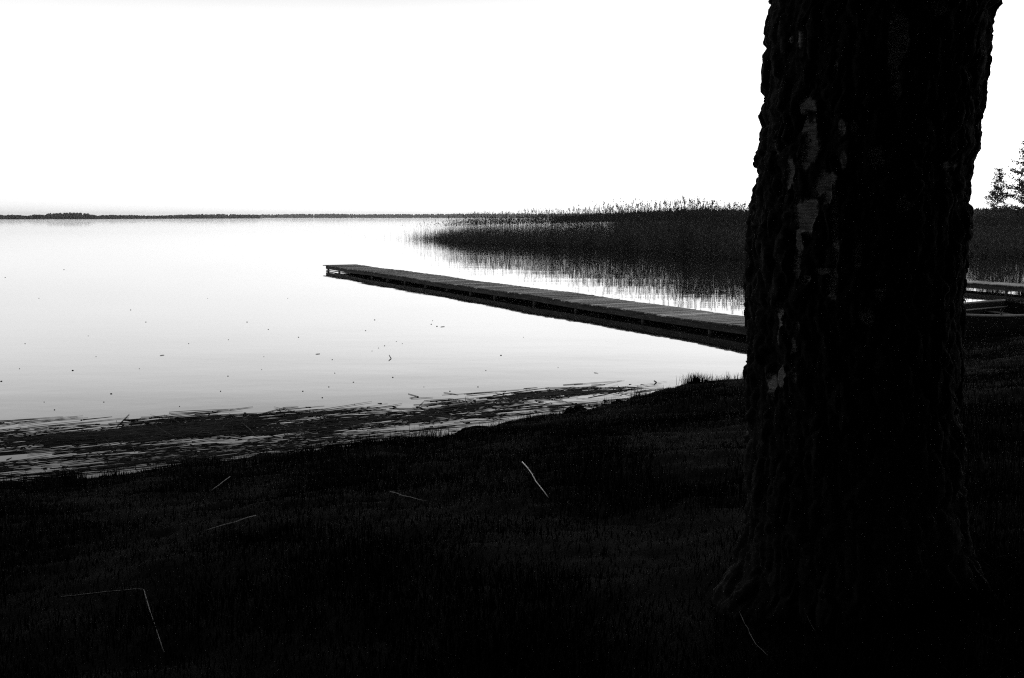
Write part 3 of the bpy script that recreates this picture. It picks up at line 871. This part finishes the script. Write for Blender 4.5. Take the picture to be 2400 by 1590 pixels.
for i, (x, y, z, L, a, w) in enumerate(stems[:250]):
    o = link('dead_reed_stem', SM[i % 8], None, (x, y, z), a); o.scale = (L, w, w)
    tag(o, 'dead reed stem floating in the raft of litter along the bank', 'reed stem', 'dead reed stems floating in the raft')
Vr, Fr = [], []; n0 = 0
sv0 = []
for m in SM:
    vv = np.zeros(len(m.vertices) * 3, np.float32); m.vertices.foreach_get('co', vv)
    sv0.append((vv.reshape(-1, 3), [list(p.vertices) for p in m.polygons]))
for i, (x, y, z, L, a, w) in enumerate(stems[250:]):
    v, f = sv0[i % 8]
    p = v * (L, w, w); c, s = math.cos(a), math.sin(a)
    Vr.append(np.stack([p[:, 0] * c - p[:, 1] * s + x, p[:, 0] * s + p[:, 1] * c + y, p[:, 2] + z], -1))
    Fr += [[k + n0 for k in q] for q in f]; n0 += len(v)
tag(link('reed_litter', make_mesh('reed_litter', np.concatenate(Vr), Fr, M_DEAD)), 'raft of dead reed litter floating along the grassy bank', 'reed litter', kind='stuff')

def single_stem(x0, y0, x1, y1, label, w=1.0, kink=None, z=0.006, name='dead_reed_stem', m=None, group=None):
    """one stem between two points on the water (photo positions turned into lake positions)"""
    a = at_z(x0, y0); b = at_z(x1, y1)
    pts = [a, (a + b) / 2 + np.array([0, 0, 0.0]), b] if kink is None else [a, at_z(*kink), b]
    pts = [p + np.array([0, 0, z]) for p in pts]
    o0 = pts[1].copy()
    mb = MB(); mb.tube([p - o0 for p in pts], [0.003 * w, 0.0038 * w, 0.0025 * w], 6)
    o = mb.build(name, m or M_DEAD, None, True); o.location = o0
    return tag(o, label, 'reed stem', group)
single_stem(957, 924, 960, 934, 'dark V-shaped broken reed stem floating off the middle of the raft', 1.2, (981, 931))
single_stem(912, 833, 911, 846, 'small hooked reed fragment floating alone in open water below the jetty', 1.6, (917, 841))
single_stem(1040, 921, 1074, 926, 'straight thin reed stem floating just right of the V-shaped one', 1.0)
single_stem(1320, 903, 1366, 900, 'longest straight stem floating apart at the right end of the raft', 1.3)
single_stem(1338, 928, 1372, 902 + 20, 'dark reed stem lying crosswise over the right end of the raft', 1.3)
single_stem(272, 1003, 303, 972, 'lone slanting reed stem sticking out from the left raft into open water', 1.2)
single_stem(291, 985, 323, 986, 'short thick floating stem beside the lone slanting stem', 2.0)
single_stem(541, 980, 539, 990, 'small kinked reed stem standing out above the raft left of centre', 1.4, (547, 985))
single_stem(586, 979, 660, 958, 'pointed reed stem at the outer tip of the raft left of centre', 1.4)
single_stem(978, 957, 993, 942, 'thin reed stem pointing outwards near the middle of the raft', 1.0)
single_stem(1533, 893, 1533, 902, 'little bent reed fragment floating at the far right end of the raft', 1.6, (1539, 897))
single_stem(1392, 874, 1402, 876, 'tiny straw floating alone beyond the right end of the raft', 0.9)
single_stem(375, 834, 385, 833, 'small dark floating piece of reed in open water left of centre', 1.4)
single_stem(740, 831, 750, 830, 'small dark floating piece of reed straight below the jetty end', 1.4)
single_stem(1033, 767, 1042, 766, 'small flat piece of reed floating under the middle of the jetty', 1.6)

FL = [(302, 717), (58, 795), (204, 777), (337, 745), (322, 853), (168, 857), (257, 911), (436, 795), (528, 786), (571, 745), (605, 855), (774, 863), (817, 884), (908, 873), (1123, 857), (866, 740),
      (875, 805), (889, 800), (916, 790), (997, 750), (1010, 755), (1158, 822), (45, 853), (3, 882), (188, 972), (222, 825), (620, 762), (845, 765), (768, 832), (930, 795), (527, 870), (610, 825),
      (690, 780), (12, 642), (148, 624), (240, 930), (126, 948), (102, 930), (430, 968), (415, 940), (510, 905), (700, 905), (760, 895), (745, 920), (640, 948), (820, 935), (1040, 905), (1210, 780),
      (860, 812), (1000, 742), (395, 1000), (130, 990), (240, 985), (300, 995), (1105, 895), (980, 895), (1290, 850), (480, 690), (90, 690), (665, 690)]
FM = []
for i in range(5):
    v, f = ico(); rg = np.random.default_rng(900 + i)
    FM.append(make_mesh('floating_fleck', v * (0.010, 0.0075, 0.005) * (0.7 + 0.6 * vnoise(v * 2 + 7 * i))[:, None], f, M_FLECK, True))
for i, (x, y) in enumerate(FL):
    q = at_z(x * 1.0139, y * 1.0139)
    o = link('floating_fleck', FM[i % 5], None, (q[0], q[1], 0.003), RNG.uniform(0, 3)); s = RNG.uniform(.7, 1.5) * (1 + max(0, q[1] - 14) * .03); o.scale = (s, s, s)
    tag(o, 'tiny dark fleck of plant debris floating on the open water', 'debris', 'dark flecks floating on the lake')

# ---------------------------------------------------------------- grass on the bank
def blades(P, ln, wd, rg, bend=0.5):
    n = len(P)
    a = rg.uniform(0, 6.283, n); d = np.stack([np.cos(a), np.sin(a), np.zeros(n)], -1); s = np.stack([-d[:, 1], d[:, 0], np.zeros(n)], -1)
    b = (bend * rg.uniform(.2, 1.5, n))[:, None]; L = ln[:, None]; w = wd[:, None]
    up = np.array([0, 0, 1.0])
    p0 = P; p1 = P + up * L * .55 + d * L * .18 * b; p2 = P + up * L * (1 - .25 * b) + d * L * .62 * b
    v = np.stack([p0 - s * w, p0 + s * w, p1 - s * w * .8, p1 + s * w * .8, p2 - s * w * .12, p2 + s * w * .12], 1).reshape(-1, 3)
    f = np.array([[0, 1, 3, 2], [2, 3, 5, 4]])[None] + (np.arange(n) * 6)[:, None, None]
    return v, f.reshape(-1, 4)
NG = 400000
yy = 2.2 + 19 * RNG.uniform(0, 1, NG) ** 1.35
xx = RNG.uniform(-1, 1, NG) * (0.60 * yy + 1.2)
s_in = inland(xx, yy)
dn = vnoise(np.stack([xx * 1.6, yy * 1.6, np.zeros(NG)], -1))
ok = (s_in > 0.03) & (RNG.uniform(0, 1, NG) < 0.45 + 1.1 * dn) & (np.hypot(xx - TX, yy - YT) > 0.40)
xx, yy, s_in, dn = xx[ok], yy[ok], s_in[ok], dn[ok]
zz = ground_z(xx, yy) - 0.01
ln = RNG.uniform(.03, .075, len(xx)) * (0.5 + 1.5 * dn ** 1.6) * np.where(RNG.uniform(0, 1, len(xx)) < .07, RNG.uniform(1.4, 2.6, len(xx)), 1) * np.clip(0.55 + s_in * .5, .55, 1)
v, f = blades(np.stack([xx, yy, zz], -1), ln, RNG.uniform(.0012, .0026, len(xx)) * (1 + 0.04 * yy), RNG, 0.7)
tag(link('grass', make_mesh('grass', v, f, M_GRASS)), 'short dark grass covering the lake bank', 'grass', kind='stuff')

def tuft(px, py, n, hgt, rad, label, z=0.14):
    q = at_z(px, py, z); rg = np.random.default_rng(int(px))
    P = np.stack([rg.normal(0, rad, n), rg.normal(0, rad * .8, n), np.full(n, -.04)], -1)
    out = P[:, :2] / (rad + 1e-6)
    v, f = blades(P, rg.uniform(.45, 1.0, n) * hgt, rg.uniform(.002, .0042, n), rg, 0.75)
    zb = gz(q[0], q[1])
    o = link('grass_tuft', make_mesh('grass_tuft', v, f, M_GRASS), None, (q[0], q[1], max(zb, 0.02)))
    tag(o, label, 'grass tuft', 'taller grass tufts along the bank edge')
tuft(1635, 897, 420, 0.22, 0.09, 'bushy dark tuft of grass, the biggest on the bank edge left of the trunk')
tuft(1500, 920, 90, 0.20, 0.07, 'thin upright grass tuft at the right end of the raft, left of the bushy one')
tuft(1715, 893, 110, 0.20, 0.12, 'straggly grass tuft leaning over the water against the trunk')
tuft(1010, 1018, 120, 0.20, 0.10, 'loose grass tuft on the bank edge near the middle of the picture')
tuft(1250, 985, 80, 0.16, 0.08, 'small grass tuft beside the dark clods on the bank edge')
tuft(860, 1042, 90, 0.15, 0.10, 'low spreading grass tuft left of the middle of the bank edge')
tuft(165, 1122, 130, 0.17, 0.06, 'dark bristly grass tuft at the left end of the bank edge')
tuft(265, 1110, 90, 0.18, 0.05, 'sparse grass tuft just right of the bristly one at the left')
tuft(720, 1062, 60, 0.17, 0.05, 'few tall grass blades standing against the raft left of centre')
tuft(1430, 945, 70, 0.16, 0.08, 'short grass tuft above the dark clods at the right of the raft')

def clod(px, py, sx, sy, sz, label, seed):
    q = at_z(px, py, 0.08); v, f = ico(); rg = np.random.default_rng(seed)
    import bmesh
    bm = bmesh.new(); bmesh.ops.create_icosphere(bm, subdivisions=4, radius=1.0)
    v = np.array([p.co[:] for p in bm.verts]); f = np.array([[p.index for p in g.verts] for g in bm.faces]); bm.free()
    v = v * (0.25 + 1.3 * fbm(v * 2.2 + seed * 5, 5))[:, None] * (sx * 1.25, sy * 1.2, sz * .75)
    o = link('turf_clod', make_mesh('turf_clod', v, f, M_SOIL, True), None, (q[0], q[1], 0.03)); tag(o, label, 'clod', 'dark clods on the bank edge')
clod(1352, 960, 0.13, 0.11, 0.13, 'blunt dark clod of turf jutting into the water at the right end of the raft', 1)
clod(1285, 980, 0.14, 0.11, 0.09, 'low dark clod of turf just left of the blunt one', 2)
clod(1448, 940, 0.09, 0.08, 0.08, 'small rounded clod of turf right of the blunt one', 3)
clod(1120, 1002, 0.22, 0.12, 0.08, 'long low clod of turf at the middle of the bank edge', 4)
clod(20, 1136, 0.22, 0.12, 0.08, 'dark broken clod of turf at the left edge of the picture', 5)

# ---------------------------------------------------------------- stems and twigs lying on the grass
def on_ground(px, py):
    d = ray(px, py); t = 2.0
    for _ in range(400):
        p = np.array([0, 0, H]) + d * t
        if p[2] <= gz(p[0], p[1]): break
        t += 0.03
    return p
def lying(name, pxs, rad, m, label, lift=0.05, group=None, cat='stem'):
    P = [on_ground(*p) for p in pxs]
    lf = lift if hasattr(lift, '__len__') else [lift] * len(P)
    P = [p + np.array([0, 0, l]) - ray(*q) / np.linalg.norm(ray(*q)) * 0 for p, l, q in zip(P, lf, pxs)]
    o0 = P[0].copy()
    # add points between for a slightly uneven line
    Q = []; rg = np.random.default_rng(int(pxs[0][0] * 7 + pxs[0][1]))
    for a, b in zip(P[:-1], P[1:]):
        L = np.linalg.norm(b - a)
        for t in np.linspace(0, 1, 6)[:-1]:
            Q.append(a + (b - a) * t + (rg.normal(0, .0025, 3) * L if t > 0 else 0))
    Q.append(P[-1])
    mb = MB(); mb.tube([q - o0 for q in Q], [rad * (1 - .5 * i / len(Q)) for i in range(len(Q))], 6)
    o = mb.build(name, m, None, True); o.location = o0
    return tag(o, label, cat, group)
lying('dry_stem', [(1224, 1102), (1285, 1190)], 0.0045, M_PALE, 'bright pale dry stem lying in the middle of the dark grass', 0.06)
lying('dry_stem', [(145, 1427), (320, 1408), (338, 1409), (385, 1562)], 0.003, M_DIM, 'pale dry stem bent at a right angle in the lower left grass', 0.05)
lying('dry_stem', [(540, 1135), (495, 1170)], 0.0034, M_TWIG, 'thin grey dry stem lying near the bank edge left of centre', 0.06)
lying('dry_stem', [(600, 1222), (472, 1262)], 0.0028, M_TWIG, 'long dim stem lying in the grass left of centre', 0.035)
lying('dry_stem', [(915, 1165), (998, 1189)], 0.0034, M_TWIG, 'dim slanting stem left of the bright pale one', 0.035)
lying('twig', [(1725, 1434), (1740, 1470), (1770, 1530), (1800, 1560)], 0.0018, M_TWIG, 'long bent twig in the litter below the trunk foot', 0.03, cat='twig')
lying('twig', [(1802, 1378), (1845, 1405), (1878, 1440), (1910, 1500)], 0.0022, M_TWIG, 'fine curved twig leaning across the front of the trunk foot', 0.03, cat='twig')

# ---------------------------------------------------------------- air
def haze():
    m = bpy.data.materials.new('haze_air'); m.use_nodes = True
    t = m.node_tree
    for n in list(t.nodes):
        if n.type != 'OUTPUT_MATERIAL': t.nodes.remove(n)
    out = [n for n in t.nodes if n.type == 'OUTPUT_MATERIAL'][0]
    pv = t.nodes.new('ShaderNodeVolumePrincipled')
    pv.inputs['Color'].default_value = (0.95, 0.95, 0.95, 1)
    pv.inputs['Density'].default_value = 1.05e-4
    pv.inputs['Anisotropy'].default_value = 0.5
    t.links.new(pv.outputs[0], out.inputs['Volume'])
    mb = MB(); mb.box((0, 900, 11), 5200, 4200, 13.6)
    o = mb.build('haze', m); tag(o, kind='stuff', label='thin pale haze over the lake', cat='haze')
haze()
